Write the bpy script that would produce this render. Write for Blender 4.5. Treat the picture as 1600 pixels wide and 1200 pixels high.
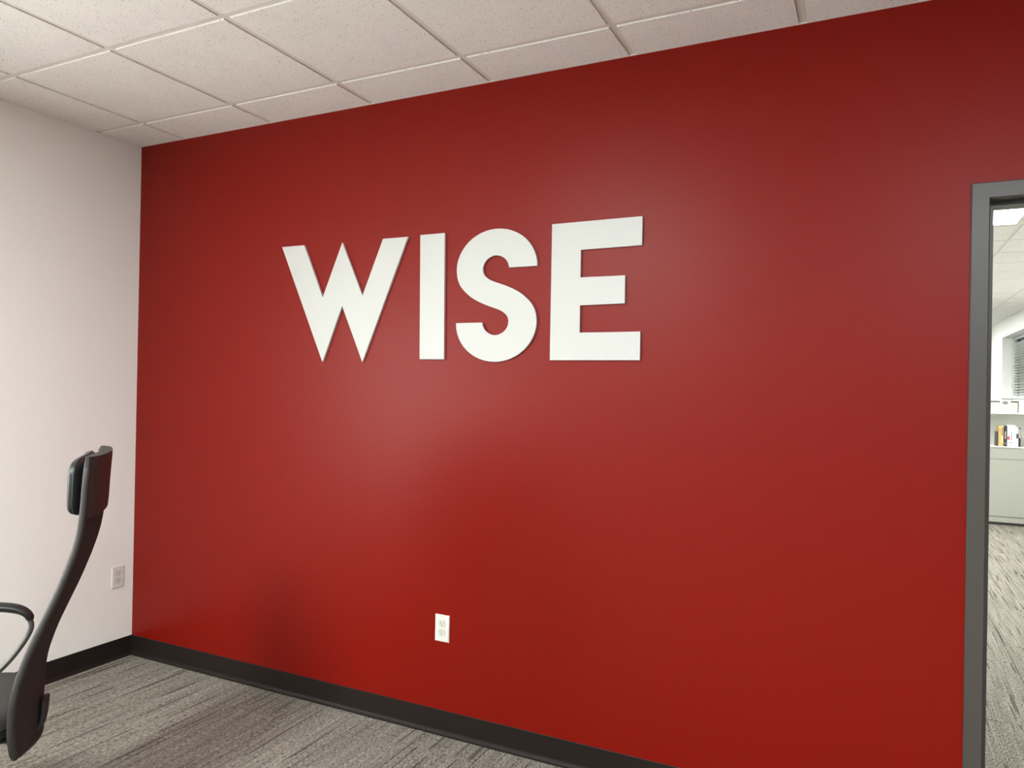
import bpy, bmesh, math, random
from mathutils import Vector, Matrix

random.seed(7)
scene = bpy.context.scene
for o in list(bpy.data.objects):
    bpy.data.objects.remove(o, do_unlink=True)
C = scene.collection

# ---------------------------------------------------------------- camera
CAM = Vector((3.6232, -2.7311, 1.4945))
YAW, PITCH, ROLL, FPX = 0.4549, 0.0043, 0.0182, 1153.64
fwd = Vector((-math.sin(YAW) * math.cos(PITCH), math.cos(YAW) * math.cos(PITCH), math.sin(PITCH)))
rgt = Vector((math.cos(YAW), math.sin(YAW), 0))
upv = rgt.cross(fwd)
r2 = rgt * math.cos(ROLL) + upv * math.sin(ROLL)
u2 = upv * math.cos(ROLL) - rgt * math.sin(ROLL)
cd = bpy.data.cameras.new('camera')
cam = bpy.data.objects.new('camera', cd)
C.objects.link(cam)
cd.sensor_width = 36.0
cd.lens = 36.0 * FPX / 1600.0
cd.clip_start = 0.02
cam.matrix_world = Matrix((
    (r2.x, u2.x, -fwd.x, CAM.x), (r2.y, u2.y, -fwd.y, CAM.y),
    (r2.z, u2.z, -fwd.z, CAM.z), (0, 0, 0, 1)))
scene.camera = cam

# ---------------------------------------------------------------- world, exposure
w = bpy.data.worlds.new('dusk_sky')
scene.world = w
w.use_nodes = True
w.node_tree.nodes['Background'].inputs[0].default_value = (0.62, 0.70, 0.80, 1)
w.node_tree.nodes['Background'].inputs[1].default_value = 0.35
vs = scene.view_settings
vs.view_transform = 'Standard'
vs.look = 'None'
vs.gamma = 1.0
vs.use_curve_mapping = False
vs.exposure = 0.0

# lamp strengths (the lamps themselves are built further down)
TROFFER_HERE = 101.0       # radiance of the lenses in this office
TROFFER_NEXT = 31.0       # radiance of the lenses in the office beyond the door
ADDED_GLOW = 13.5        # radiance of the unseen glowing pane added in the left wall

# unseen glowing pane added in the left wall to light the red wall
YB = -4.30
WY0, WY1, WZ0, WZ1 = -3.75, -2.05, 0.90, 2.20        # opening made for the added pane


# ---------------------------------------------------------------- materials
def nodes(m):
    m.use_nodes = True
    nt = m.node_tree
    return nt, nt.nodes['Principled BSDF']


def mat(name, col, rough=0.5, spec=0.5, metal=0.0, bump=None, bscale=200.0, coat=0.0):
    m = bpy.data.materials.new(name)
    nt, b = nodes(m)
    b.inputs['Base Color'].default_value = (*col, 1)
    b.inputs['Roughness'].default_value = rough
    b.inputs['Specular IOR Level'].default_value = spec
    b.inputs['Metallic'].default_value = metal
    b.inputs['Coat Weight'].default_value = coat
    if bump:
        tc = nt.nodes.new('ShaderNodeTexCoord')
        n = nt.nodes.new('ShaderNodeTexNoise')
        n.inputs['Scale'].default_value = bscale
        n.inputs['Detail'].default_value = 3
        bp = nt.nodes.new('ShaderNodeBump')
        bp.inputs['Strength'].default_value = bump
        bp.inputs['Distance'].default_value = 0.001
        nt.links.new(tc.outputs['Object'], n.inputs['Vector'])
        nt.links.new(n.outputs['Fac'], bp.inputs['Height'])
        nt.links.new(bp.outputs['Normal'], b.inputs['Normal'])
    return m


def srgb(r, g, b):
    f = lambda c: (c / 255 / 12.92) if c / 255 <= 0.04045 else ((c / 255 + 0.055) / 1.055) ** 2.4
    return (f(r), f(g), f(b))


def emit_mat(name, col, s):
    m = bpy.data.materials.new(name)
    nt, b = nodes(m)
    b.inputs['Base Color'].default_value = (0.8, 0.8, 0.8, 1)
    b.inputs['Emission Color'].default_value = (*col, 1)
    b.inputs['Emission Strength'].default_value = s
    return m


M = {}
M['red'] = mat('red_eggshell_paint', (0.203, 0.0044, 0.0009), 0.40, 0.205, bump=0.10, bscale=260)
M['white_wall'] = mat('off_white_wall_paint', (0.92, 0.90, 0.86), 0.55, 0.4, bump=0.08, bscale=260)
M['grey_wall'] = mat('mid_grey_wall_paint', (0.27, 0.27, 0.27), 0.6, 0.3, bump=0.08, bscale=260)
M['next_wall'] = mat('white_wall_paint', (0.82, 0.83, 0.79), 0.6, 0.3, bump=0.08, bscale=260)
M['letter'] = mat('white_painted_letter', (0.552, 0.548, 0.525), 0.45, 0.4)
M['frame'] = mat('grey_brown_steel_frame', (0.066, 0.057, 0.049), 0.38, 0.5)
M['base'] = mat('dark_vinyl_base', (0.0165, 0.0112, 0.0096), 0.45, 0.24)
M['backing'] = mat('dark_carpet_backing', (0.035, 0.030, 0.026), 0.9, 0.1)
M['grid'] = mat('ceiling_grid_metal', (0.74, 0.70, 0.65), 0.5, 0.4)
M['plate'] = mat('white_nylon_plate', (0.72, 0.705, 0.66), 0.35, 0.5)
M['plate_shade'] = mat('ivory_receptacle', (0.66, 0.64, 0.585), 0.35, 0.5)
M['slot'] = mat('dark_slot', (0.02, 0.02, 0.02), 0.7, 0.2)
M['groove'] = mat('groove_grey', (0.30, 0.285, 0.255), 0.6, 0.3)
M['screw'] = mat('painted_screw', (0.70, 0.68, 0.62), 0.3, 0.5)
M['chair_frame'] = mat('black_plastic', (0.034, 0.031, 0.029), 0.55, 0.35)
M['chair_mesh'] = mat('black_mesh', (0.036, 0.033, 0.030), 0.8, 0.25, bump=0.6, bscale=700)
M['leather'] = mat('black_leather', (0.016, 0.017, 0.016), 0.38, 0.5, bump=0.5, bscale=120)
M['chair_metal'] = mat('dark_grey_steel', (0.16, 0.155, 0.145), 0.35, 0.5, metal=0.8)
M['cab'] = mat('putty_grey_metal', (0.40, 0.40, 0.355), 0.45, 0.4)
M['cab_in'] = mat('putty_grey_metal_inside', (0.70, 0.70, 0.65), 0.5, 0.4)
M['dark_gap'] = mat('dark_toe_kick', (0.08, 0.078, 0.07), 0.6, 0.3)
M['blind'] = mat('blind_slat', (0.62, 0.64, 0.60), 0.5, 0.4)
M['blind_rail'] = mat('blind_rail', (0.40, 0.42, 0.41), 0.5, 0.4)
M['sill'] = mat('white_sill', (0.85, 0.86, 0.82), 0.5, 0.4)
M['lens_here'] = emit_mat('troffer_lens', (0.94, 1.0, 0.97), TROFFER_HERE)
M['lens_added'] = emit_mat('added_lens_dim', (0.92, 1.0, 1.06), TROFFER_HERE * 0.58)
M['glow_pane'] = emit_mat('added_glow_pane', (0.96, 1.0, 0.96), ADDED_GLOW)
M['lens_next'] = emit_mat('troffer_lens_bright', (0.97, 1.0, 0.97), TROFFER_NEXT)
g = bpy.data.materials.new('window_glass')
nt, b = nodes(g)
b.inputs['Base Color'].default_value = (0.95, 0.97, 0.96, 1)
b.inputs['Transmission Weight'].default_value = 1.0
b.inputs['Roughness'].default_value = 0.02
b.inputs['IOR'].default_value = 1.45
M['glass'] = g


def tile_material():
    m = bpy.data.materials.new('fissured_ceiling_tile')
    nt, b = nodes(m)
    L = nt.links.new
    N = nt.nodes.new
    b.inputs['Roughness'].default_value = 0.9
    b.inputs['Specular IOR Level'].default_value = 0.1
    gm = N('ShaderNodeNewGeometry')
    vor = N('ShaderNodeTexVoronoi')
    vor.inputs['Scale'].default_value = 175
    vor.inputs['Randomness'].default_value = 1
    n2 = N('ShaderNodeTexNoise')
    n2.inputs['Scale'].default_value = 60
    n2.inputs['Detail'].default_value = 2
    n3 = N('ShaderNodeTexNoise')
    n3.inputs['Scale'].default_value = 7
    n3.inputs['Detail'].default_value = 4
    # warp the pinholes a little so that some read as short fissures
    mixv = N('ShaderNodeVectorMath')
    mixv.operation = 'MULTIPLY_ADD'
    mixv.inputs[1].default_value = (0.012, 0.012, 0.012)
    L(gm.outputs['Position'], n2.inputs['Vector'])
    L(gm.outputs['Position'], n3.inputs['Vector'])
    L(n2.outputs['Color'], mixv.inputs[0])
    L(gm.outputs['Position'], mixv.inputs[2])
    L(mixv.outputs[0], vor.inputs['Vector'])
    # random hole size per cell
    sep = N('ShaderNodeSeparateColor')
    L(vor.outputs['Color'], sep.inputs[0])
    thr = N('ShaderNodeMath')
    thr.operation = 'MULTIPLY_ADD'
    thr.inputs[1].default_value = 0.36
    thr.inputs[2].default_value = -0.03
    L(sep.outputs[0], thr.inputs[0])
    lt = N('ShaderNodeMath')
    lt.operation = 'LESS_THAN'
    L(vor.outputs['Distance'], lt.inputs[0])
    L(thr.outputs[0], lt.inputs[1])
    mc = N('ShaderNodeMixRGB')
    mc.inputs[1].default_value = (0.91, 0.885, 0.85, 1)
    mc.inputs[2].default_value = (0.33, 0.30, 0.265, 1)
    # only a share of the cells carries a hole
    sh = N('ShaderNodeMath')
    sh.operation = 'GREATER_THAN'
    sh.inputs[1].default_value = 0.42
    L(sep.outputs[1], sh.inputs[0])
    mul = N('ShaderNodeMath')
    mul.operation = 'MULTIPLY'
    L(lt.outputs[0], mul.inputs[0])
    L(sh.outputs[0], mul.inputs[1])
    L(mul.outputs[0], mc.inputs[0])
    mo = N('ShaderNodeMixRGB')
    mo.blend_type = 'MULTIPLY'
    mo.inputs[0].default_value = 0.10
    L(mc.outputs[0], mo.inputs[1])
    L(n3.outputs['Fac'], mo.inputs[2])
    L(mo.outputs[0], b.inputs['Base Color'])
    bp = N('ShaderNodeBump')
    bp.inputs['Strength'].default_value = 0.5
    bp.inputs['Distance'].default_value = 0.002
    inv = N('ShaderNodeMath')
    inv.operation = 'SUBTRACT'
    inv.inputs[0].default_value = 1.0
    L(mul.outputs[0], inv.inputs[1])
    L(inv.outputs[0], bp.inputs['Height'])
    L(bp.outputs['Normal'], b.inputs['Normal'])
    return m


def carpet_material():
    m = bpy.data.materials.new('striated_loop_carpet')
    nt, b = nodes(m)
    L = nt.links.new
    N = nt.nodes.new
    b.inputs['Roughness'].default_value = 0.95
    b.inputs['Specular IOR Level'].default_value = 0.05
    gm = N('ShaderNodeNewGeometry')
    oi = N('ShaderNodeObjectInfo')
    off = N('ShaderNodeVectorMath')
    off.operation = 'MULTIPLY'
    comb = N('ShaderNodeCombineXYZ')
    L(oi.outputs['Random'], comb.inputs[0])
    L(oi.outputs['Random'], comb.inputs[1])
    off.inputs[1].default_value = (37.0, 53.0, 0)
    L(comb.outputs[0], off.inputs[0])
    add = N('ShaderNodeVectorMath')
    L(gm.outputs['Position'], add.inputs[0])
    L(off.outputs[0], add.inputs[1])

    def stretched(sx, sy, detail, scale=1.0, rough=0.5):
        mp = N('ShaderNodeMapping')
        mp.inputs['Scale'].default_value = (sx, sy, 1)
        L(add.outputs[0], mp.inputs['Vector'])
        n = N('ShaderNodeTexNoise')
        n.inputs['Scale'].default_value = scale
        n.inputs['Detail'].default_value = detail
        n.inputs['Roughness'].default_value = rough
        L(mp.outputs[0], n.inputs['Vector'])
        return n
    fine = stretched(330, 55, 2)       # single yarns
    ribs = stretched(150, 3.0, 2)      # fine ribs along the plank
    band = stretched(26, 1.2, 2)       # broad light and dark bands
    dark = stretched(42, 1.6, 1)       # accent streaks
    spk = stretched(420, 260, 1)       # loop tips

    def ramp(src, p0, c0, p1, c1):
        r = N('ShaderNodeValToRGB')
        r.color_ramp.elements[0].position = p0
        r.color_ramp.elements[0].color = (*c0, 1)
        r.color_ramp.elements[1].position = p1
        r.color_ramp.elements[1].color = (*c1, 1)
        L(src.outputs['Fac'], r.inputs[0])
        return r
    base = ramp(fine, 0.30, (0.078, 0.070, 0.059), 0.70, (0.48, 0.447, 0.395))

    def mult(a, bsock, f):
        x = N('ShaderNodeMixRGB')
        x.blend_type = 'MULTIPLY'
        x.inputs[0].default_value = f
        L(a, x.inputs[1])
        L(bsock, x.inputs[2])
        return x.outputs[0]
    c = mult(base.outputs[0], ramp(ribs, 0.34, (0.50, 0.49, 0.47), 0.62, (1.12, 1.12, 1.12)).outputs[0], 0.65)
    c = mult(c, ramp(band, 0.30, (0.72, 0.71, 0.69), 0.65, (1.08, 1.08, 1.08)).outputs[0], 0.6)
    c = mult(c, ramp(dark, 0.625, (1, 1, 1), 0.66, (0.45, 0.42, 0.40)).outputs[0], 0.9)
    c = mult(c, ramp(spk, 0.30, (0.42, 0.41, 0.39), 0.66, (1.4, 1.4, 1.4)).outputs[0], 0.9)
    L(c, b.inputs['Base Color'])
    bp = N('ShaderNodeBump')
    bp.inputs['Strength'].default_value = 0.7
    bp.inputs['Distance'].default_value = 0.003
    L(fine.outputs['Fac'], bp.inputs['Height'])
    L(bp.outputs['Normal'], b.inputs['Normal'])
    return m


M['tile'] = tile_material()
M['carpet'] = carpet_material()


# ---------------------------------------------------------------- helpers
def obj(name, me, m, parent=None, smooth=False, loc=None):
    if isinstance(me, bmesh.types.BMesh):
        bm = me
        bmesh.ops.recalc_face_normals(bm, faces=bm.faces)
        me = bpy.data.meshes.new(name)
        bm.to_mesh(me)
        bm.free()
        if smooth:
            for p in me.polygons:
                p.use_smooth = True
    if m is not None and not me.materials:
        me.materials.append(M[m] if isinstance(m, str) else m)
    o = bpy.data.objects.new(name, me)
    C.objects.link(o)
    if parent:
        o.parent = parent
    if loc:
        o.location = loc
    return o


def empty(name, loc=(0, 0, 0), rotz=0.0):
    o = bpy.data.objects.new(name, None)
    o.empty_display_size = 0.1
    C.objects.link(o)
    o.location = loc
    o.rotation_euler = (0, 0, rotz)
    return o


def tag(o, label, cat=None, group=None, kind=None):
    o['label'] = label
    if cat:
        o['category'] = cat
    if group:
        o['group'] = group
    if kind:
        o['kind'] = kind
    return o


def struct(o, label=None):
    o['kind'] = 'structure'
    if label:
        o['label'] = label
    return o


def box(bm, x0, x1, y0, y1, z0, z1, bev=0.0, seg=2):
    vs_ = [bm.verts.new((x, y, z)) for z in (z0, z1) for y in (y0, y1) for x in (x0, x1)]
    fs = []
    for idx in ((0, 2, 3, 1), (4, 5, 7, 6), (0, 1, 5, 4), (2, 6, 7, 3), (0, 4, 6, 2), (1, 3, 7, 5)):
        fs.append(bm.faces.new([vs_[i] for i in idx]))
    if bev > 0:
        es = list({e for f in fs for e in f.edges})
        bmesh.ops.bevel(bm, geom=es, offset=bev, segments=seg, profile=0.5, affect='EDGES', clamp_overlap=True)
    return bm


def bx(*a, **k):
    return box(bmesh.new(), *a, **k)


def prism(bm, pts, axis, a0, a1):
    """Extrude the closed outline pts along an axis ('x','y','z') from a0 to a1."""
    def P(p, a):
        return {'x': (a, p[0], p[1]), 'y': (p[0], a, p[1]), 'z': (p[0], p[1], a)}[axis]
    v0 = [bm.verts.new(P(p, a0)) for p in pts]
    v1 = [bm.verts.new(P(p, a1)) for p in pts]
    n = len(pts)
    bm.faces.new(v0)
    bm.faces.new(list(reversed(v1)))
    for i in range(n):
        bm.faces.new((v0[i], v0[(i + 1) % n], v1[(i + 1) % n], v1[i]))
    return bm


def tube(bm, pts, r, n=12, ry=None, cap=True):
    """Round or oval tube along a polyline."""
    pts = [Vector(p) for p in pts]
    rings = []
    prev = None
    for i, p in enumerate(pts):
        t = (pts[min(i + 1, len(pts) - 1)] - pts[max(i - 1, 0)]).normalized()
        if prev is None:
            a = Vector((1, 0, 0)) if abs(t.x) < 0.9 else Vector((0, 1, 0))
            u = (a - t * a.dot(t)).normalized()
        else:
            u = (prev - t * prev.dot(t)).normalized()
        prev = u
        v = t.cross(u)
        rr = r[i] if isinstance(r, (list, tuple)) else r
        rv = (ry[i] if isinstance(ry, (list, tuple)) else ry) if ry else rr
        rings.append([bm.verts.new(p + u * rr * math.cos(2 * math.pi * k / n) + v * rv * math.sin(2 * math.pi * k / n)) for k in range(n)])
    for a, b_ in zip(rings, rings[1:]):
        for k in range(n):
            bm.faces.new((a[k], a[(k + 1) % n], b_[(k + 1) % n], b_[k]))
    if cap:
        bm.faces.new(list(reversed(rings[0])))
        bm.faces.new(rings[-1])
    return bm


def lathe(bm, prof, n=24, cx=0, cy=0):
    rings = [[bm.verts.new((cx + r * math.cos(2 * math.pi * k / n), cy + r * math.sin(2 * math.pi * k / n), z)) for k in range(n)] for r, z in prof]
    for a, b_ in zip(rings, rings[1:]):
        for k in range(n):
            bm.faces.new((a[k], a[(k + 1) % n], b_[(k + 1) % n], b_[k]))
    bm.faces.new(list(reversed(rings[0])))
    bm.faces.new(rings[-1])
    return bm


def spline(keys, n):
    """Catmull-Rom through keyed points (tuples)."""
    out = []
    k = [Vector(p) for p in keys]
    m_ = len(k)
    for i in range(m_ - 1):
        p0, p1, p2, p3 = k[max(i - 1, 0)], k[i], k[i + 1], k[min(i + 2, m_ - 1)]
        for j in range(n):
            t = j / n
            out.append(0.5 * ((2 * p1) + (p2 - p0) * t + (2 * p0 - 5 * p1 + 4 * p2 - p3) * t * t + (3 * p1 - p0 - 3 * p2 + p3) * t ** 3))
    out.append(k[-1])
    return out


# ---------------------------------------------------------------- room dimensions
H = 2.7733            # underside of the ceiling tiles
HT = H + 0.30
TG = 0.6096           # ceiling module
GX0, GY0 = 0.3398, -0.2554
XR = 5.57             # outer wall on the right, shared by both offices
WT = 0.14             # partition thickness
DX0, DX1, DZ = 3.944, 4.862, 2.112      # clear door opening
FW = 0.051            # face width of the steel frame
NXL, NYB = 1.60, 13.4  # far office: left wall, end wall

# ---------------------------------------------------------------- walls
bm = bmesh.new()
rx0, rx1, rz = DX0 - 0.012, DX1 + 0.012, DZ + 0.012
box(bm, 0, rx0, 0, WT, 0, HT)
box(bm, rx1, XR, 0, WT, 0, HT)
box(bm, rx0, rx1, 0, WT, rz, HT)
wr = struct(obj('wall_back', bm, 'red'), 'red painted accent wall with white letters')
# the other office's side of the partition is white board
bm = bmesh.new()
box(bm, NXL, rx0, WT, WT + 0.013, 0, HT)
box(bm, rx1, XR, WT, WT + 0.013, 0, HT)
box(bm, rx0, rx1, WT, WT + 0.013, rz, HT)
struct(obj('wall_beyond', bm, 'next_wall'), 'white far side of the red partition')
bm = bmesh.new()
box(bm, -0.12, 0, WY1, WT, 0, HT)
box(bm, -0.12, 0, YB - 0.12, WY0, 0, HT)
box(bm, -0.12, 0, WY0, WY1, 0, WZ0)
box(bm, -0.12, 0, WY0, WY1, WZ1, HT)
struct(obj('wall_left', bm, 'white_wall'), 'off white wall at the left of the red wall')
struct(obj('wall_front', bx(0, XR, YB - 0.12, YB, 0, HT), 'grey_wall'), 'mid grey wall behind the camera')
# frame round the added glowing pane
fw = struct(empty('added_glow_opening', (-0.03, (WY0 + WY1) / 2, WZ0)), 'unseen opening added in the left wall for a glowing pane')
fx, fz = (WY1 - WY0) / 2, WZ1 - WZ0
obj('window_frame', bx(-0.02, 0.03, -fx, -fx + 0.04, 0, fz), 'frame', fw)
obj('window_frame', bx(-0.02, 0.03, fx - 0.04, fx, 0, fz), 'frame', fw)
obj('window_frame', bx(-0.02, 0.03, -fx + 0.04, fx - 0.04, 0, 0.04), 'frame', fw)
obj('window_frame', bx(-0.02, 0.03, -fx + 0.04, fx - 0.04, fz - 0.04, fz), 'frame', fw)

obj('window_pane', bx(-0.012, -0.004, -fx + 0.04, fx - 0.04, 0.04, fz - 0.04), 'glow_pane', fw)  # made-up light source for the wall's glow and the room's brightness

# outer wall at the right with the far office's window
NWY0, NWY1, NWZ0, NWZ1 = 9.60, 12.09, 1.462, 2.478
bm = bmesh.new()
XO = XR + 0.26
box(bm, XR, XO, WT, NWY0, 0, HT)
box(bm, XR, XO, NWY1, NYB + 0.12, 0, HT)
box(bm, XR, XO, NWY0, NWY1, 0, NWZ0)
box(bm, XR, XO, NWY0, NWY1, NWZ1, HT)
struct(obj('wall_right', bm, 'next_wall'), 'white outer wall with a deep window recess')
struct(obj('wall_right_near', bx(XR, XO, YB - 0.12, WT, 0, HT), 'grey_wall'), 'mid grey wall at the right of this office, out of view')
struct(obj('wall_far', bx(NXL - 0.12, XR, NYB, NYB + 0.12, 0, HT), 'next_wall'), 'white end wall of the office beyond the door')
struct(obj('wall_far_left', bx(NXL - 0.12, NXL, WT + 0.013, NYB, 0, HT), 'next_wall'), 'white left wall of the office beyond the door')

# ---------------------------------------------------------------- floor with carpet planks
fl = struct(obj('floor', bx(-0.12, XO, YB - 0.12, NYB + 0.12, -0.12, -0.004), 'backing'), 'grey striated carpet plank floor')
PW, PL = 0.305, 0.9144
plank_cache = {}


def plank(x0, x1, y0, y1):
    wx, ly = round(x1 - x0, 4), round(y1 - y0, 4)
    if wx < 0.02 or ly < 0.02:
        return
    if (wx, ly) not in plank_cache:
        b_ = bmesh.new()
        gap = 0.0017
        hx, hy = wx / 2 - gap, ly / 2 - gap
        v0 = [b_.verts.new((sx * hx, sy * hy, -0.0055)) for sx, sy in ((-1, -1), (1, -1), (1, 1), (-1, 1))]
        v1 = [b_.verts.new((sx * hx, sy * hy, -0.0015)) for sx, sy in ((-1, -1), (1, -1), (1, 1), (-1, 1))]
        v2 = [b_.verts.new((sx * (hx - 0.0036), sy * (hy - 0.0036), 0)) for sx, sy in ((-1, -1), (1, -1), (1, 1), (-1, 1))]
        for a, c_ in ((v0, v1), (v1, v2)):
            for i in range(4):
                b_.faces.new((a[i], a[(i + 1) % 4], c_[(i + 1) % 4], c_[i]))
        b_.faces.new(v2)
        me = bpy.data.meshes.new('carpet_plank')
        b_.to_mesh(me)
        b_.free()
        me.materials.append(M['carpet'])
        plank_cache[(wx, ly)] = me
    obj('carpet_plank', plank_cache[(wx, ly)], None, fl, loc=((x0 + x1) / 2, (y0 + y1) / 2, 0))


def lay(xmin, xmax, ymin, ymax, xo=0.388):
    k0 = math.floor((xmin - xo) / PW)
    k1 = math.ceil((xmax - xo) / PW)
    for k in range(k0, k1):
        xa, xb = max(xmin, xo + k * PW), min(xmax, xo + (k + 1) * PW)
        sh = (k * 0.37 % 1.0) * PL
        j0 = math.floor((ymin - sh) / PL)
        j1 = math.ceil((ymax - sh) / PL)
        for j in range(j0, j1):
            plank(xa, xb, max(ymin, sh + j * PL), min(ymax, sh + (j + 1) * PL))


lay(0, XR, YB, 0)
lay(DX0, DX1, 0, WT + 0.013)
lay(3.44, XR, WT + 0.013, 9.0)

# ---------------------------------------------------------------- ceiling: tegular tiles hanging in a grid
ce = struct(obj('ceiling', bx(-0.12, XO, YB - 0.12, NYB + 0.12, HT, HT + 0.08), 'white_wall'), 'suspended ceiling of off white tiles')
tile_cache = {}
REV = 0.0045           # tiles hang this far below the grid flanges
FL = 0.012            # half width of a flange


def tile(x0, x1, y0, y1):
    wx, ly = round(x1 - x0, 4), round(y1 - y0, 4)
    if wx < 0.02 or ly < 0.02:
        return
    if (wx, ly) not in tile_cache:
        b_ = bmesh.new()
        box(b_, -wx / 2, wx / 2, -ly / 2, ly / 2, 0, 0.016, bev=0.0012, seg=1)
        me = bpy.data.meshes.new('ceiling_tile')
        bmesh.ops.recalc_face_normals(b_, faces=b_.faces)
        b_.to_mesh(me)
        b_.free()
        me.materials.append(M['tile'])
        tile_cache[(wx, ly)] = me
    obj('ceiling_tile', tile_cache[(wx, ly)], None, ce, loc=((x0 + x1) / 2, (y0 + y1) / 2, H))


def grid_ceiling(xmin, xmax, ymin, ymax, gx, gy, lights, lens):
    def cuts(a, b_, g0):
        k = math.ceil((a + 0.02 - g0) / TG)
        out = [a]
        while g0 + k * TG < b_ - 0.02:
            out.append(g0 + k * TG)
            k += 1
        return out + [b_]
    xs, ys = cuts(xmin, xmax, gx), cuts(ymin, ymax, gy)
    ins = FL + 0.0015

    def inset(vals, i):
        lo = vals[i] + (ins if i > 0 else 0.004)
        hi = vals[i + 1] - (ins if i + 1 < len(vals) - 1 else 0.004)
        return lo, hi
    lit = set()
    for (i, j) in lights:
        lit |= {(i, j), (i, j + 1)}
    for i in range(len(xs) - 1):
        for j in range(len(ys) - 1):
            if (i, j) in lit:
                continue
            a, b_ = inset(xs, i)
            c_, d = inset(ys, j)
            tile(a, b_, c_, d)
    zf = H + REV
    for x in xs[1:-1]:
        obj('grid_runner', bx(x - FL, x + FL, ymin, ymax, zf, zf + 0.0022), 'grid', ce)
        obj('grid_runner', bx(x - 0.0008, x + 0.0008, ymin, ymax, zf + 0.0022, zf + 0.03), 'grid', ce)
    for y in ys[1:-1]:
        obj('cross_tee', bx(xmin, xmax, y - FL, y + FL, zf + 0.0004, zf + 0.0024), 'grid', ce)
    # wall angle all round
    b_ = bmesh.new()
    box(b_, xmin, xmax, ymax - 0.004, ymax, H - 0.0005, zf + 0.02)
    box(b_, xmin, xmax, ymin, ymin + 0.004, H - 0.0005, zf + 0.02)
    box(b_, xmin, xmin + 0.004, ymin, ymax, H - 0.0005, zf + 0.02)
    box(b_, xmax - 0.004, xmax, ymin, ymax, H - 0.0005, zf + 0.02)
    obj('wall_angle', b_, 'grid', ce)
    return xs, ys


def troffer(x0, x1, y0, y1, lens, label):
    """Recessed light, two modules long, dropped into the grid."""
    cx, cy = (x0 + x1) / 2, (y0 + y1) / 2
    t = empty('ceiling_light', (cx, cy, H))
    tag(t, label, 'ceiling light', 'recessed ceiling lights')
    hx, hy = (x1 - x0) / 2 - FL - 0.001, (y1 - y0) / 2 - FL - 0.001
    z = REV + 0.003
    b_ = bmesh.new()
    for a in ((-hx, -hx + 0.022, -hy, hy), (hx - 0.022, hx, -hy, hy), (-hx + 0.022, hx - 0.022, -hy, -hy + 0.022), (-hx + 0.022, hx - 0.022, hy - 0.022, hy)):
        box(b_, *a, z - 0.004, z + 0.01)
    obj('frame', b_, 'grid', t)
    obj('lens', bx(-hx + 0.022, hx - 0.022, -hy + 0.022, hy - 0.022, z + 0.002, z + 0.006), lens, t)
    obj('housing', bx(-hx + 0.01, hx - 0.01, -hy + 0.01, hy - 0.01, z + 0.012, z + 0.09), 'grid', t)


# this office: columns counted from the left wall, rows from the camera's end
LIGHTS_HERE = [(3, 1), (7, 1)]  # the second is unseen, added for the glow beside the door frame
xs, ys = grid_ceiling(0, XR, YB, 0, GX0, GY0, LIGHTS_HERE, 'lens_here')
for n_, (i, j) in enumerate(LIGHTS_HERE):
    troffer(xs[i], xs[i + 1], ys[j], ys[j + 2], ['lens_here', 'lens_added'][n_],
            ['recessed ceiling light behind the camera, nearer the off white wall',
             'unseen ceiling light added behind the camera, on the door side'][n_])
# far office
NGX, NGY = 4.594, 3.872
ox, oy = 0, 0
k = math.ceil((NXL + 0.02 - NGX) / TG)
fx_cuts = [NXL]
while NGX + k * TG < XR - 0.02:
    fx_cuts.append(NGX + k * TG)
    k += 1
k = math.ceil((WT + 0.013 + 0.02 - NGY) / TG)
fy_cuts = [WT + 0.013]
while NGY + k * TG < NYB - 0.02:
    fy_cuts.append(NGY + k * TG)
    k += 1
ci = min(range(len(fx_cuts)), key=lambda q: abs(fx_cuts[q] - (NGX - TG)))
rj = min(range(len(fy_cuts)), key=lambda q: abs(fy_cuts[q] - (NGY - 2 * TG)))
LIGHTS_NEXT = [(ci, rj), (ci, rj + 4), (ci, rj + 8), (ci, rj + 12), (ci, rj + 15), (1, rj), (1, rj + 4), (1, rj + 8)]  # all but the first are unseen, added to brighten the far office
xs, ys = grid_ceiling(NXL, XR, WT + 0.013, NYB, NGX, NGY, LIGHTS_NEXT, 'lens_next')
for (i, j) in LIGHTS_NEXT:
    seen = (i, j) == (ci, rj)
    rank = ['nearest to the red wall', 'second from the red wall', 'third from the red wall', 'fourth from the red wall', 'last before the end wall'][sorted(q for p, q in LIGHTS_NEXT if p == i).index(j)]
    troffer(xs[i], xs[i + 1], ys[j], ys[j + 2], 'lens_next',
            'bright recessed ceiling light seen through the doorway' if seen else
            'unseen added light beyond the doorway, %s row, %s' % ('left' if i == 1 else 'right', rank))

# ---------------------------------------------------------------- cove base
def cove(name, axis, a0, a1, flip, label):
    """Vinyl base: thin leaf with a toe that curves out on to the carpet."""
    pr = [(0, 0.001), (0, 0.1035), (0.0022, 0.105), (0.0035, 0.1035), (0.0035, 0.024), (0.0045, 0.017), (0.0075, 0.010), (0.012, 0.0055), (0.0165, 0.0035), (0.0170, 0.001)]
    bm = bmesh.new()
    if axis == 'x':                     # along the red wall, leaf towards -y
        prism(bm, [(-p, z) for p, z in pr], 'x', a0, a1)
    else:                               # along the left wall, leaf towards +x
        v = [(p, z) for p, z in pr]
        prism(bm, v, 'y', a0, a1)
    return struct(obj(name, bm, 'base'), label)


cove('baseboard_back', 'x', 0.0, DX0 - FW, False, 'dark vinyl cove base along the red wall')
cove('baseboard_left', 'y', YB, -0.0030, True, 'dark vinyl cove base along the off white wall')
cove('baseboard_back_end', 'x', DX1 + FW, XR, False, 'dark vinyl cove base beyond the door frame')

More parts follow.
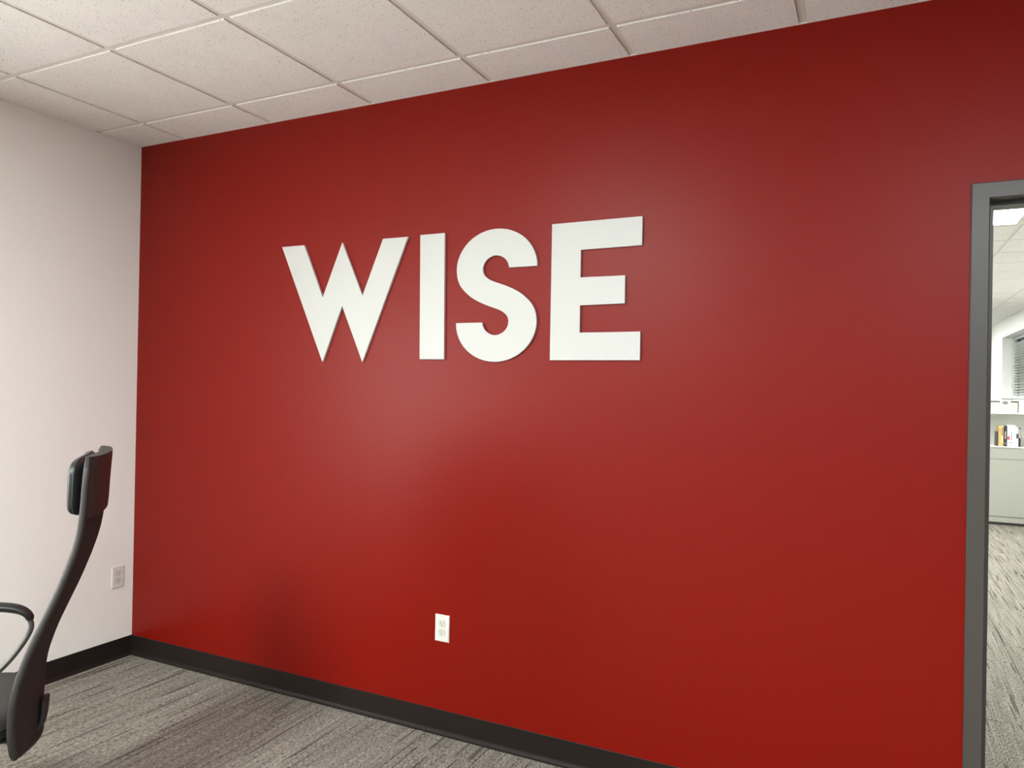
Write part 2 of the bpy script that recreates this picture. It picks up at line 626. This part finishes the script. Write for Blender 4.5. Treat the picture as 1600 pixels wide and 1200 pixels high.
# ---------------------------------------------------------------- steel door frame
dr = struct(empty('door_1', ((DX0 + DX1) / 2, 0, 0)), 'grey brown steel door frame without a door leaf in view')
hw = (DX1 - DX0) / 2
FP = 0.012            # the face stands proud of the wall
# profile seen from above, opening towards +u, v along +y
prof = [(-FW, 0.0), (-FW, -FP + 0.003), (-FW + 0.003, -FP), (-0.003, -FP), (0, -FP + 0.003), (0, 0.049), (0.016, 0.049),
        (0.016, 0.105), (0, 0.105), (0, WT + 0.013 + FP), (-FW, WT + 0.013 + FP), (-FW, WT + 0.013), (-0.010, WT + 0.013), (-0.010, 0.0)]


def mitred(pa, pb):
    bm_ = bmesh.new()
    v0 = [bm_.verts.new(p) for p in pa]
    v1 = [bm_.verts.new(p) for p in pb]
    bm_.faces.new(v0)
    bm_.faces.new(list(reversed(v1)))
    for i in range(len(v0)):
        j = (i + 1) % len(v0)
        bm_.faces.new((v0[i], v0[j], v1[j], v1[i]))
    return bm_


for sd in (-1, 1):
    obj('jamb', mitred([(sd * (hw - u), v, 0) for u, v in prof], [(sd * (hw - u), v, DZ - u) for u, v in prof]), 'frame', dr)
obj('head', mitred([(-hw + u, v, DZ - u) for u, v in prof], [(hw - u, v, DZ - u) for u, v in prof]), 'frame', dr)
# strike plate on the far jamb
obj('strike_plate', bx(hw - 0.0015, hw + 0.0005, 0.008, 0.040, 0.98, 1.10), 'chair_metal', dr)

# ---------------------------------------------------------------- wall letters
LT = 0.012
def letter(name, outline, label):
    """One solid letter cut from board, on the red wall."""
    cx = sum(p[0] for p in outline) / len(outline)
    z0 = min(p[1] for p in outline)
    bm = bmesh.new()
    prism(bm, [(x - cx, z - z0) for x, z in outline], 'y', -LT, -0.0005)
    es = [e for e in bm.edges if all(abs(v.co.y + LT) < 1e-6 for v in e.verts)]
    bmesh.ops.bevel(bm, geom=es, offset=0.0008, segments=1, affect='EDGES')
    o = obj(name, bm, 'letter', loc=(cx, 0, z0))
    tag(o, label, 'letter', 'letters of the wall sign')
    return o


letter('letter_w', [(1.038, 2.1535), (1.177, 2.1535), (1.2955, 1.898), (1.4045, 2.151), (1.526, 1.897), (1.634, 2.151), (1.769, 2.1505),
                    (1.532, 1.595), (1.411, 1.858), (1.301, 1.595)], 'white board letter W, first of the wall sign, on the red wall')
letter('letter_i', [(1.833, 2.153), (1.958, 2.153), (1.965, 1.609), (1.841, 1.609)], 'white board letter I between the W and the S on the red wall')
letter('letter_e', [(2.459, 2.150), (2.830, 2.151), (2.830, 2.041), (2.583, 2.040), (2.583, 1.930), (2.766, 1.930), (2.766, 1.8225),
                    (2.583, 1.8215), (2.583, 1.713), (2.829, 1.714), (2.829, 1.605), (2.459, 1.605)], 'white board letter E, last of the wall sign, on the red wall')
scx, scz = 2.2095, 1.875


def s_half():
    p = []
    # outer top bowl, from the right terminal over the top to the left flank
    for i in range(0, 25):
        a = math.pi * i / 24
        p.append((2.209 + 0.188 * math.cos(a), 1.987 + 0.1645 * math.sin(a)))
    p += [tuple(v) for v in spline([(2.021, 1.987, 0), (2.028, 1.947, 0), (2.050, 1.909, 0), (2.098, 1.868, 0), (2.160, 1.838, 0), (2.225, 1.815, 0), (2.252, 1.800, 0), (2.267, 1.784, 0), (2.272, 1.764, 0)], 4)][1:]
    p = [(q[0], q[1]) for q in p]
    # inner bottom bowl from right to left
    for i in range(1, 17):
        a = -math.pi * i / 16
        p.append((2.2105 + 0.0615 * math.cos(a), 1.763 + 0.054 * math.sin(a)))
    return p


hs = s_half()
letter('letter_s', hs + [(2 * scx - x, 2 * scz - z) for x, z in hs], 'white board letter S between the I and the E on the red wall')


# ---------------------------------------------------------------- wall outlets
def outlet(loc, rotz, label):
    """Duplex outlet with its plate; local -y faces the room."""
    t = empty('wall_outlet', loc, rotz)
    tag(t, label, 'outlet', 'duplex wall outlets')
    W2, H2, D = 0.035, 0.0575, 0.006
    bm = bmesh.new()
    a = [(-W2, -H2), (W2, -H2), (W2, H2), (-W2, H2)]
    v0 = [bm.verts.new((x, -0.0003, z)) for x, z in a]
    v1 = [bm.verts.new((x, -0.003, z)) for x, z in a]
    v2 = [bm.verts.new((x * 0.92, -D, z * 0.95)) for x, z in a]
    bm.faces.new(v0)
    for p_, q_ in ((v0, v1), (v1, v2)):
        for i in range(4):
            bm.faces.new((p_[i], p_[(i + 1) % 4], q_[(i + 1) % 4], q_[i]))
    bm.faces.new(v2)
    obj('cover_plate', bm, 'plate', t)
    for zc in (0.0195, -0.0195):
        pts = []
        for i in range(32):
            an = 2 * math.pi * i / 32
            pts.append((0.0172 * math.cos(an), max(-0.0122, min(0.0122, 0.0172 * math.sin(an)))))
        bm = bmesh.new()
        prism(bm, [(x, z) for x, z in pts], 'y', -D - 0.0016, -D + 0.001)
        r_ = obj('receptacle', bm, 'plate_shade', t, loc=(0, 0, zc))
        y0, y1 = -D - 0.0019, -D - 0.0012
        obj('slot', bx(-0.0075, -0.0053, y0, y1, -0.0005, 0.0078), 'slot', r_)
        obj('slot', bx(0.0053, 0.0072, y0, y1, 0.0005, 0.0073), 'slot', r_)
        bm = bmesh.new()
        prism(bm, [(0.0027 * math.cos(2 * math.pi * i / 14), -0.0062 + max(-0.0016, 0.0027 * math.sin(2 * math.pi * i / 14))) for i in range(14)], 'y', y0, y1)
        obj('ground_hole', bm, 'slot', r_)
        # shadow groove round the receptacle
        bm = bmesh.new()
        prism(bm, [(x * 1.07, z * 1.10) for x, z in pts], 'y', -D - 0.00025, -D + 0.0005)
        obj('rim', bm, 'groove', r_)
    bm = bmesh.new()
    prism(bm, [(0.003 * math.cos(2 * math.pi * i / 16), 0.003 * math.sin(2 * math.pi * i / 16)) for i in range(16)], 'y', -D - 0.0008, -D + 0.001)
    s_ = obj('screw', bm, 'screw', t)
    obj('screw_slot', bx(-0.0026, 0.0026, -D - 0.0010, -D - 0.0006, -0.0004, 0.0004), 'slot', s_)
    return t


outlet((1.9765, 0, 0.4545), 0, 'white duplex outlet on the red wall above the dark base')
outlet((0, -0.093, 0.440), math.radians(90), 'off white duplex outlet on the pale wall near the corner')


# ---------------------------------------------------------------- office chair
ch = empty('office_chair', (1.0818, -1.5626, 0), math.radians(139.4))
tag(ch, 'black high back office chair with padded headrest beside the off white wall', 'chair')
BK = [  # z, forward offset of the back's side profile from the top
    (1.255, 0.004), (1.18, 0.009), (1.10, 0.0135), (1.03, 0.022), (0.96, 0.0405), (0.87, 0.0725), (0.79, 0.106), (0.72, 0.135),
    (0.65, 0.158), (0.60, 0.169), (0.55, 0.1745), (0.48, 0.1765), (0.393, 0.176)]
HWK = {1.255: 0.203, 1.18: 0.205, 1.10: 0.206, 1.03: 0.207, 0.96: 0.211, 0.87: 0.216, 0.79: 0.220, 0.72: 0.225, 0.65: 0.231, 0.60: 0.235, 0.55: 0.238, 0.48: 0.238, 0.393: 0.225}
BY = -0.490
prof3 = spline([(HWK[z], BY + s, z) for z, s in BK], 5)


def corner(i, m_):
    """Narrowing of the back towards its rounded top and foot."""
    e1, e2 = min(1, i / 4.0), min(1, (m_ - 1 - i) / 9.0)
    return 0.035 * (1 - math.sqrt(max(0, 1 - (1 - e1) ** 2))) + 0.095 * (1 - math.sqrt(max(0, 1 - (1 - e2) ** 2)))


def back_shell(front, rear, inset, n=12, sag=0.028):
    """Curved panel following the side profile; front and rear are offsets along the local y axis."""
    bm = bmesh.new()
    P = prof3
    gf, gr = [], []
    m_ = len(P)
    for i, p in enumerate(P):
        hw_ = p.x - inset
        # rounded corners at both ends
        hw_ -= corner(i, m_)
        rf, rr = [], []
        for j in range(n + 1):
            t = -1 + 2 * j / n
            y = p.y - sag * (1 - t * t)
            rf.append(bm.verts.new((t * hw_, y + front, p.z)))
            rr.append(bm.verts.new((t * hw_, y - rear, p.z)))
        gf.append(rf)
        gr.append(rr)
    for i in range(m_ - 1):
        for j in range(n):
            bm.faces.new((gf[i][j], gf[i][j + 1], gf[i + 1][j + 1], gf[i + 1][j]))
            bm.faces.new((gr[i][j + 1], gr[i][j], gr[i + 1][j], gr[i + 1][j + 1]))
        bm.faces.new((gf[i][0], gf[i + 1][0], gr[i + 1][0], gr[i][0]))
        bm.faces.new((gf[i][n], gr[i][n], gr[i + 1][n], gf[i + 1][n]))
    for i in (0, m_ - 1):
        for j in range(n):
            bm.faces.new((gf[i][j], gr[i][j], gr[i][j + 1], gf[i][j + 1]))
    return bm


bk = obj('backrest', back_shell(0.006, 0.006, 0.004), 'chair_mesh', ch, smooth=False)
for s in (-1, 1):
    pts = [(s * (p.x - corner(i, len(prof3))), p.y, p.z) for i, p in enumerate(prof3)]
    bm = bmesh.new()
    tube(bm, pts, 0.010, 12, ry=0.012)
    obj('side_rail', bm, 'chair_frame', bk, smooth=True)
# rails across the top and the foot of the back
for idx, rad in ((0, 0.012), (-1, 0.013)):
    p = prof3[idx]
    hw_ = p.x - (0.035 if idx == 0 else 0.095)
    bm = bmesh.new()
    tube(bm, [(hw_ * t, p.y - 0.028 * (1 - t * t), p.z) for t in [-1 + 2 * q / 14 for q in range(15)]], rad, 12)
    obj('cross_rail', bm, 'chair_frame', bk, smooth=True)
# solid wrap over the top of the back, behind the cushion
bm = bmesh.new()
for i in range(0, 1):
    pass
NP = 18
top = [p for p in prof3 if p.z > 1.085]
gf, gr = [], []
for i, p in enumerate(top):
    a, b_ = [], []
    for j in range(NP + 1):
        t = -1 + 2 * j / NP
        hw_ = p.x + 0.006
        th = 0.017 * math.sqrt(max(0.05, 1 - abs(t) ** 8))
        sag = 0.026 * (1 - t * t)
        a.append(bm.verts.new((t * hw_, p.y - sag + th, p.z + (0.012 if i == 0 else 0))))
        b_.append(bm.verts.new((t * hw_, p.y - sag - th, p.z + (0.012 if i == 0 else 0))))
    gf.append(a)
    gr.append(b_)
for i in range(len(top) - 1):
    for j in range(NP):
        bm.faces.new((gf[i][j], gf[i][j + 1], gf[i + 1][j + 1], gf[i + 1][j]))
        bm.faces.new((gr[i][j + 1], gr[i][j], gr[i + 1][j], gr[i + 1][j + 1]))
    bm.faces.new((gf[i][0], gf[i + 1][0], gr[i + 1][0], gr[i][0]))
    bm.faces.new((gf[i][NP], gr[i][NP], gr[i + 1][NP], gf[i + 1][NP]))
for i in (0, len(top) - 1):
    for j in range(NP):
        bm.faces.new((gf[i][j], gr[i][j], gr[i][j + 1], gf[i][j + 1]))
obj('top_wrap', bm, 'chair_frame', bk, smooth=False)


def cushion(cx, cy, cz, hx, hy, hz, e1=4.0, e2=3.0, nu=40, nv=24, shape=None):
    """Superellipsoid pad, optionally bent."""
    bm = bmesh.new()
    sp = lambda v, e: math.copysign(abs(v) ** (2.0 / e), v)
    rows = []
    for i in range(1, nv):
        ph = -math.pi / 2 + math.pi * i / nv
        row = []
        for j in range(nu):
            th = 2 * math.pi * j / nu
            x = hx * sp(math.cos(ph), e2) * sp(math.cos(th), e1)
            z = hz * sp(math.cos(ph), e2) * sp(math.sin(th), e1)
            y = hy * sp(math.sin(ph), e2)
            if shape:
                x, y, z = shape(x, y, z)
            row.append(bm.verts.new((cx + x, cy + y, cz + z)))
        rows.append(row)
    for a, b_ in zip(rows, rows[1:]):
        for j in range(nu):
            bm.faces.new((a[j], a[(j + 1) % nu], b_[(j + 1) % nu], b_[j]))
    bm.faces.new(list(reversed(rows[0])))
    bm.faces.new(rows[-1])
    return bm


def bend_head(x, y, z):
    return (x, y + 0.016 * (x / 0.20) ** 2 + 0.07 * (0.08 - z) * 0.25 - 0.010, z)


hd = obj('headrest', cushion(0, BY + 0.038, 1.172, 0.200, 0.025, 0.086, 5.0, 3.0, shape=bend_head), 'leather', ch, smooth=True)
bm = bmesh.new()
sp_ = []
for j in range(49):
    th = 2 * math.pi * j / 48
    q = lambda v: math.copysign(abs(v) ** (2 / 5.0), v)
    x, y, z = bend_head(0.201 * q(math.cos(th)), -0.004, 0.086 * q(math.sin(th)))
    sp_.append((x, BY + 0.038 + y, 1.172 + z))
tube(bm, sp_, 0.0022, 8)
obj('piping', bm, 'leather', hd, smooth=True)

# seat
def seat_shape(x, y, z):
    # y is the thin axis of the pad here: remapped so that the pad lies flat
    return (x, z, y)


def seat_pad(x, y, z):
    yy, zz = z, y
    zz -= 0.030 * max(0.0, (yy - 0.10) / 0.15) ** 2          # waterfall front
    zz += 0.010 * (x / 0.25) ** 2
    return (x, yy, zz)


st = obj('seat', cushion(0, -0.042, 0.478, 0.262, 0.043, 0.262, 5.0, 3.2, nu=48, nv=20, shape=seat_pad), 'chair_mesh', ch, smooth=True)
bm = bmesh.new()
sp_ = []
for j in range(49):
    th = 2 * math.pi * j / 48
    q = lambda v: math.copysign(abs(v) ** (2 / 5.0), v)
    x, y, z = seat_pad(0.263 * q(math.cos(th)), 0.012, 0.263 * q(math.sin(th)))
    sp_.append((x, y - 0.042, 0.478 + z))
tube(bm, sp_, 0.0028, 8)
obj('piping', bm, 'leather', st, smooth=True)
obj('mechanism', bx(-0.09, 0.09, -0.12, 0.10, 0.385, 0.437, bev=0.012), 'chair_frame', ch)
# bracket from under the seat to the back
bm = bmesh.new()
tube(bm, spline([(0, -0.08, 0.40), (0, -0.26, 0.392), (0, -0.345, 0.415), (0, -0.362, 0.50)], 5), 0.035, 12, ry=0.010)
obj('back_bracket', bm, 'chair_frame', ch, smooth=True)
# armrest loops
for s in (-1, 1):
    X = s * 0.300
    key = [(s * 0.20, -0.02, 0.418), (s * 0.262, -0.03, 0.418), (X, -0.055, 0.432), (X, -0.125, 0.470), (X, -0.190, 0.535), (X, -0.238, 0.610), (X, -0.246, 0.655), (X, -0.218, 0.690),
           (X, -0.150, 0.708), (X, -0.05, 0.712), (X, 0.07, 0.708), (X, 0.135, 0.690), (X, 0.155, 0.645), (X, 0.135, 0.57), (X, 0.10, 0.49), (X, 0.06, 0.435), (s * 0.262, 0.04, 0.418), (s * 0.20, 0.03, 0.418)]
    key = [(x_, y_ - 0.022, z_) for x_, y_, z_ in key]
    bm = bmesh.new()
    tube(bm, spline(key, 5), 0.0085, 10)
    ar = obj('armrest', bm, 'chair_metal', ch, smooth=True)
    pk = [(X, -0.2455, 0.662), (X, -0.235, 0.685), (X, -0.205, 0.706), (X, -0.15, 0.718), (X, -0.05, 0.722), (X, 0.06, 0.718), (X, 0.125, 0.702), (X, 0.150, 0.672)]
    pts = spline([(x_, y_ - 0.022, z_) for x_, y_, z_ in pk], 5)
    nn = len(pts)
    bm = bmesh.new()
    rad = [0.027 * math.sqrt(max(0.12, 1 - abs(-1 + 2 * i / (nn - 1)) ** 6)) for i in range(nn)]
    tube(bm, pts, rad, 14, ry=[0.013 if 1 < i < nn - 2 else 0.010 for i in range(nn)])
    obj('arm_pad', bm, 'leather', ar, smooth=True)
# gas column and star base
bm = bmesh.new()
lathe(bm, [(0.028, 0.085), (0.028, 0.26), (0.024, 0.262), (0.024, 0.275), (0.014, 0.277), (0.014, 0.39)], 20)
obj('gas_column', bm, 'chair_frame', ch, smooth=False)
bm = bmesh.new()
lathe(bm, [(0.045, 0.075), (0.050, 0.085), (0.050, 0.125), (0.038, 0.14)], 24)
obj('base_hub', bm, 'chair_frame', ch)
for q in range(5):
    a = 2 * math.pi * q / 5 + 0.3
    d = Vector((math.cos(a), math.sin(a), 0))
    bm = bmesh.new()
    tube(bm, [d * 0.03 + Vector((0, 0, 0.108)), d * 0.12 + Vector((0, 0, 0.105)), d * 0.24 + Vector((0, 0, 0.092)), d * 0.315 + Vector((0, 0, 0.082))], [0.027, 0.025, 0.020, 0.016], 12, ry=[0.020, 0.018, 0.014, 0.012])
    lg = obj('base_leg', bm, 'chair_frame', ch, smooth=True)
    n_ = Vector((-d.y, d.x, 0))
    for s in (-1, 1):
        c0 = d * 0.315 + n_ * s * 0.014 + Vector((0, 0, 0.0275))
        bm = bmesh.new()
        tube(bm, [c0 - n_ * 0.009, c0 - n_ * 0.007, c0 + n_ * 0.007, c0 + n_ * 0.009], [0.024, 0.0275, 0.0275, 0.024], 20)
        obj('caster_wheel', bm, 'chair_frame', lg)
    bm = bmesh.new()
    c0 = d * 0.315
    tube(bm, [c0 + Vector((0, 0, 0.03)), c0 + Vector((0, 0, 0.085))], 0.006, 10)
    obj('caster_stem', bm, 'chair_metal', lg)

# ---------------------------------------------------------------- metal cabinet with an open shelf, beyond the door
KY = 7.45
KX0, KX1, KD = 4.655, 5.565, 0.42
kb = empty('storage_cabinet', ((KX0 + KX1) / 2, KY + KD / 2, 0))
tag(kb, 'putty grey metal cabinet with an open book shelf, seen through the doorway', 'cabinet')
kw = (KX1 - KX0) / 2
kd = KD / 2
bm = bmesh.new()
box(bm, -kw, kw, -kd + 0.03, kd - 0.01, 0.0, 0.034)
obj('toe_kick', bm, 'dark_gap', kb)
bm = bmesh.new()
box(bm, -kw, -kw + 0.018, -kd, kd, 0.034, 1.288)
box(bm, kw - 0.018, kw, -kd, kd, 0.034, 1.288)
box(bm, -kw + 0.018, kw - 0.018, kd - 0.012, kd, 0.034, 1.288)
box(bm, -kw + 0.018, kw - 0.018, -kd + 0.006, kd - 0.012, 0.034, 0.098)
obj('carcass', bm, 'cab', kb)
obj('shelf_back', bx(-kw + 0.0185, kw - 0.0185, 0.03, 0.042, 0.9137, 1.288), 'cab_in', kb)
obj('top_panel', bx(-kw - 0.002, kw + 0.002, -kd - 0.008, kd, 1.2885, 1.305, bev=0.003), 'sill', kb)
obj('shelf', bx(-kw + 0.0185, kw - 0.0185, -kd - 0.002, kd - 0.0125, 0.900, 0.9135, bev=0.002), 'sill', kb)
obj('fascia', bx(-kw + 0.0185, kw - 0.0185, -kd + 0.010, -kd + 0.024, 0.766, 0.8995), 'cab', kb)
df = obj('drawer_front', bx(-kw + 0.0195, kw - 0.0195, -kd - 0.004, -kd + 0.016, 0.1015, 0.7615, bev=0.003), 'cab', kb)
obj('drawer_pull', bx(-kw + 0.03, kw - 0.03, -kd + 0.0165, -kd + 0.022, 0.756, 0.7655), 'dark_gap', df)

# books on the open shelf: x0, width, height, colour, spine marks, label
ZS = 0.9137
BOOKS = [
    (4.9225, 0.0165, 0.165, srgb(70, 66, 62), 'dark', 'thin dark book at the left end of the cabinet shelf'),
    (4.9400, 0.0265, 0.238, srgb(205, 178, 120), 'tan', 'tan book beside the thin dark one on the cabinet shelf'),
    (4.9675, 0.0205, 0.236, srgb(222, 203, 150), 'cream', 'pale yellow book left of the black one on the cabinet shelf'),
    (4.9890, 0.0360, 0.232, srgb(52, 50, 54), 'black', 'thick black book with pale spine title on the cabinet shelf'),
    (5.0260, 0.0620, 0.248, srgb(240, 240, 236), 'white', 'thick white book with red spine mark on the cabinet shelf'),
    (5.0890, 0.0200, 0.246, srgb(232, 234, 230), 'plain', 'narrow white book right of the thickest white one on the shelf'),
    (5.1100, 0.0235, 0.220, srgb(236, 236, 232), 'badge', 'shorter white book with dark spine patch on the cabinet shelf'),
    (5.1345, 0.0195, 0.218, srgb(38, 38, 38), 'slim', 'slim black book with white title strip at the row end'),
]
book_n = 0
for x0, bw, bh, col, kind, label in BOOKS:
    t = empty('book', (x0 + bw / 2, KY + 0.02, ZS))
    tag(t, label, 'book', 'books on the cabinet shelf')
    cm = mat('book_cover_' + kind, col, 0.5, 0.4)
    h2, bd = bw / 2, 0.165
    bm = bmesh.new()
    box(bm, -h2, -h2 + 0.0025, 0.0, bd, 0, bh)
    box(bm, h2 - 0.0025, h2, 0.0, bd, 0, bh)
    box(bm, -h2 + 0.0025, h2 - 0.0025, 0.0, 0.0025, 0, bh)
    obj('cover', bm, cm, t)
    obj('pages', bx(-h2 + 0.0026, h2 - 0.0026, 0.003, bd - 0.004, 0.003, bh - 0.004), 'sill', t)

    def mark(xa, xb, za, zb, c_, nm='spine_mark'):
        obj(nm, bx(xa, xb, -0.0006, 0.0002, za, zb), mat('ink_%s_%d' % (kind, int(za * 1000)), c_, 0.6, 0.2), t)
    if kind == 'tan':
        mark(-0.010, 0.010, bh - 0.075, bh - 0.030, srgb(214, 150, 120))
    if kind == 'cream':
        mark(-0.007, 0.007, bh - 0.115, bh - 0.020, srgb(165, 140, 85), 'spine_title')
        mark(-0.005, 0.005, 0.012, 0.030, srgb(150, 125, 75))
    if kind == 'black':
        mark(-0.004, 0.004, 0.085, bh - 0.060, srgb(205, 205, 205), 'spine_title')
        mark(-0.007, 0.007, 0.020, 0.050, srgb(120, 120, 124))
    if kind == 'white':
        mark(-0.031, -0.006, 0.075, 0.118, srgb(214, 96, 110))
        mark(0.008, 0.015, 0.070, 0.175, srgb(120, 124, 120), 'spine_title')
        mark(-0.010, 0.018, 0.040, 0.050, srgb(140, 142, 140))
        mark(0.000, 0.008, 0.015, 0.026, srgb(150, 150, 150))
    if kind == 'badge':
        mark(-0.0095, 0.0105, 0.095, 0.150, srgb(86, 88, 86))
    if kind == 'slim':
        mark(-0.004, 0.005, 0.100, bh - 0.012, srgb(206, 208, 206), 'spine_title')

# storage box with a dark band and an oval handle on the cabinet
ZT = 1.3053
bxo = empty('storage_box', (4.985, KY + 0.17, ZT))
tag(bxo, 'pale grey storage box with dark band and oval emblem on the cabinet', 'box')
obj('body', bx(-0.150, 0.140, -0.150, 0.15, 0.0, 0.118, bev=0.004), mat('pale_grey_box', srgb(205, 208, 200), 0.6, 0.3), bxo)
obj('band', bx(-0.152, 0.142, -0.152, 0.152, 0.118, 0.132, bev=0.002), mat('charcoal_band', srgb(78, 84, 80), 0.5, 0.3), bxo)
obj('lid', bx(-0.152, 0.142, -0.152, 0.152, 0.1322, 0.142, bev=0.003), 'sill', bxo)
bm = bmesh.new()
prism(bm, [(0.038 * math.cos(2 * math.pi * i / 32), 0.026 * math.sin(2 * math.pi * i / 32)) for i in range(32)], 'y', -0.158, -0.149)
em = obj('emblem_ring', bm, 'sill', bxo, loc=(0.016, 0, 0.112))
obj('flap', bx(-0.036, 0.068, -0.1545, -0.1525, 0.088, 0.136, bev=0.0005), 'sill', bxo)
bm = bmesh.new()
prism(bm, [(0.029 * math.cos(2 * math.pi * i / 32), 0.018 * math.sin(2 * math.pi * i / 32)) for i in range(32)], 'y', -0.160, -0.157)
obj('emblem', bm, mat('grey_emblem', srgb(110, 114, 110), 0.5, 0.3), em)
obj('emblem_stripe', bx(-0.016, 0.016, -0.1612, -0.159, -0.003, 0.003), mat('pale_emblem', srgb(170, 174, 170), 0.5, 0.3), em)
obj('front_label', bx(-0.030, 0.062, -0.1515, -0.149, 0.012, 0.038), 'sill', bxo)
obj('corner_strip', bx(-0.066, -0.052, -0.1520, -0.149, 0.000, 0.110), 'sill', bxo)
# white box at the right
wb = empty('white_box', (5.255, KY + 0.17, ZT))
tag(wb, 'plain white box at the right of the storage box on the cabinet', 'box')
obj('body', bx(-0.122, 0.122, -0.155, 0.15, 0.0, 0.118, bev=0.004), 'sill', wb)
obj('lid', bx(-0.125, 0.125, -0.158, 0.153, 0.1185, 0.150, bev=0.004), 'sill', wb)

# ---------------------------------------------------------------- far window with blind
wn = struct(empty('window_2', (XR + 0.2, (NWY0 + NWY1) / 2, NWZ0)), 'deep window recess beyond the door')
wl = (NWY1 - NWY0) / 2
wh = NWZ1 - NWZ0
obj('window_frame', bx(0.02, 0.05, -wl, -wl + 0.04, 0, wh), 'frame', wn)
obj('window_frame', bx(0.02, 0.05, wl - 0.04, wl, 0, wh), 'frame', wn)
obj('window_frame', bx(0.02, 0.05, -wl + 0.04, wl - 0.04, 0, 0.04), 'frame', wn)
obj('window_frame', bx(0.02, 0.05, -wl + 0.04, wl - 0.04, wh - 0.04, wh), 'frame', wn)
obj('window_pane', bx(0.033, 0.039, -wl + 0.04, wl - 0.04, 0.04, wh - 0.04), 'glass', wn)
obj('window_sill', bx(-0.23, 0.02, -wl, wl, 0.0005, 0.018), 'sill', wn)
bl = empty('window_blind', (XR + 0.175, (NWY0 + NWY1) / 2, NWZ0 + 0.018))
tag(bl, 'grey horizontal slat blind in the window recess beyond the doorway', 'blind')
BZ = wh - 0.018
obj('head_rail', bx(-0.028, 0.028, -wl + 0.01, wl - 0.01, BZ - 0.052, BZ - 0.004, bev=0.003), 'blind_rail', bl)
NS = int((BZ - 0.10) / 0.044)
sl_me = None
for q in range(NS):
    z = 0.045 + q * 0.044
    if sl_me is None:
        bm = bmesh.new()
        box(bm, -0.025, 0.025, -wl + 0.02, wl - 0.02, -0.0015, 0.0015)
        bmesh.ops.rotate(bm, verts=bm.verts, cent=(0, 0, 0), matrix=Matrix.Rotation(math.radians(28), 3, 'Y'))
        o = obj('slat', bm, 'blind', bl, loc=(0, 0, z))
        sl_me = o.data
    else:
        obj('slat', sl_me, None, bl, loc=(0, 0, z))
obj('bottom_rail', bx(-0.025, 0.025, -wl + 0.02, wl - 0.02, 0.004, 0.022, bev=0.003), 'blind', bl)
for yy in (wl - 0.20, 0.0, -wl + 0.20):
    obj('ladder_tape', bx(-0.0285, -0.0275, yy - 0.012, yy + 0.012, 0.02, BZ - 0.05), 'blind_rail', bl)
bm = bmesh.new()
tube(bm, [(-0.034, wl - 0.06, 0.20), (-0.034, wl - 0.06, BZ - 0.03)], 0.002, 8)
tube(bm, [(-0.034, wl - 0.06, 0.16), (-0.034, wl - 0.06, 0.20)], [0.006, 0.003], 8)
obj('pull_cord', bm, 'blind_rail', bl)

bpy.context.view_layer.update()
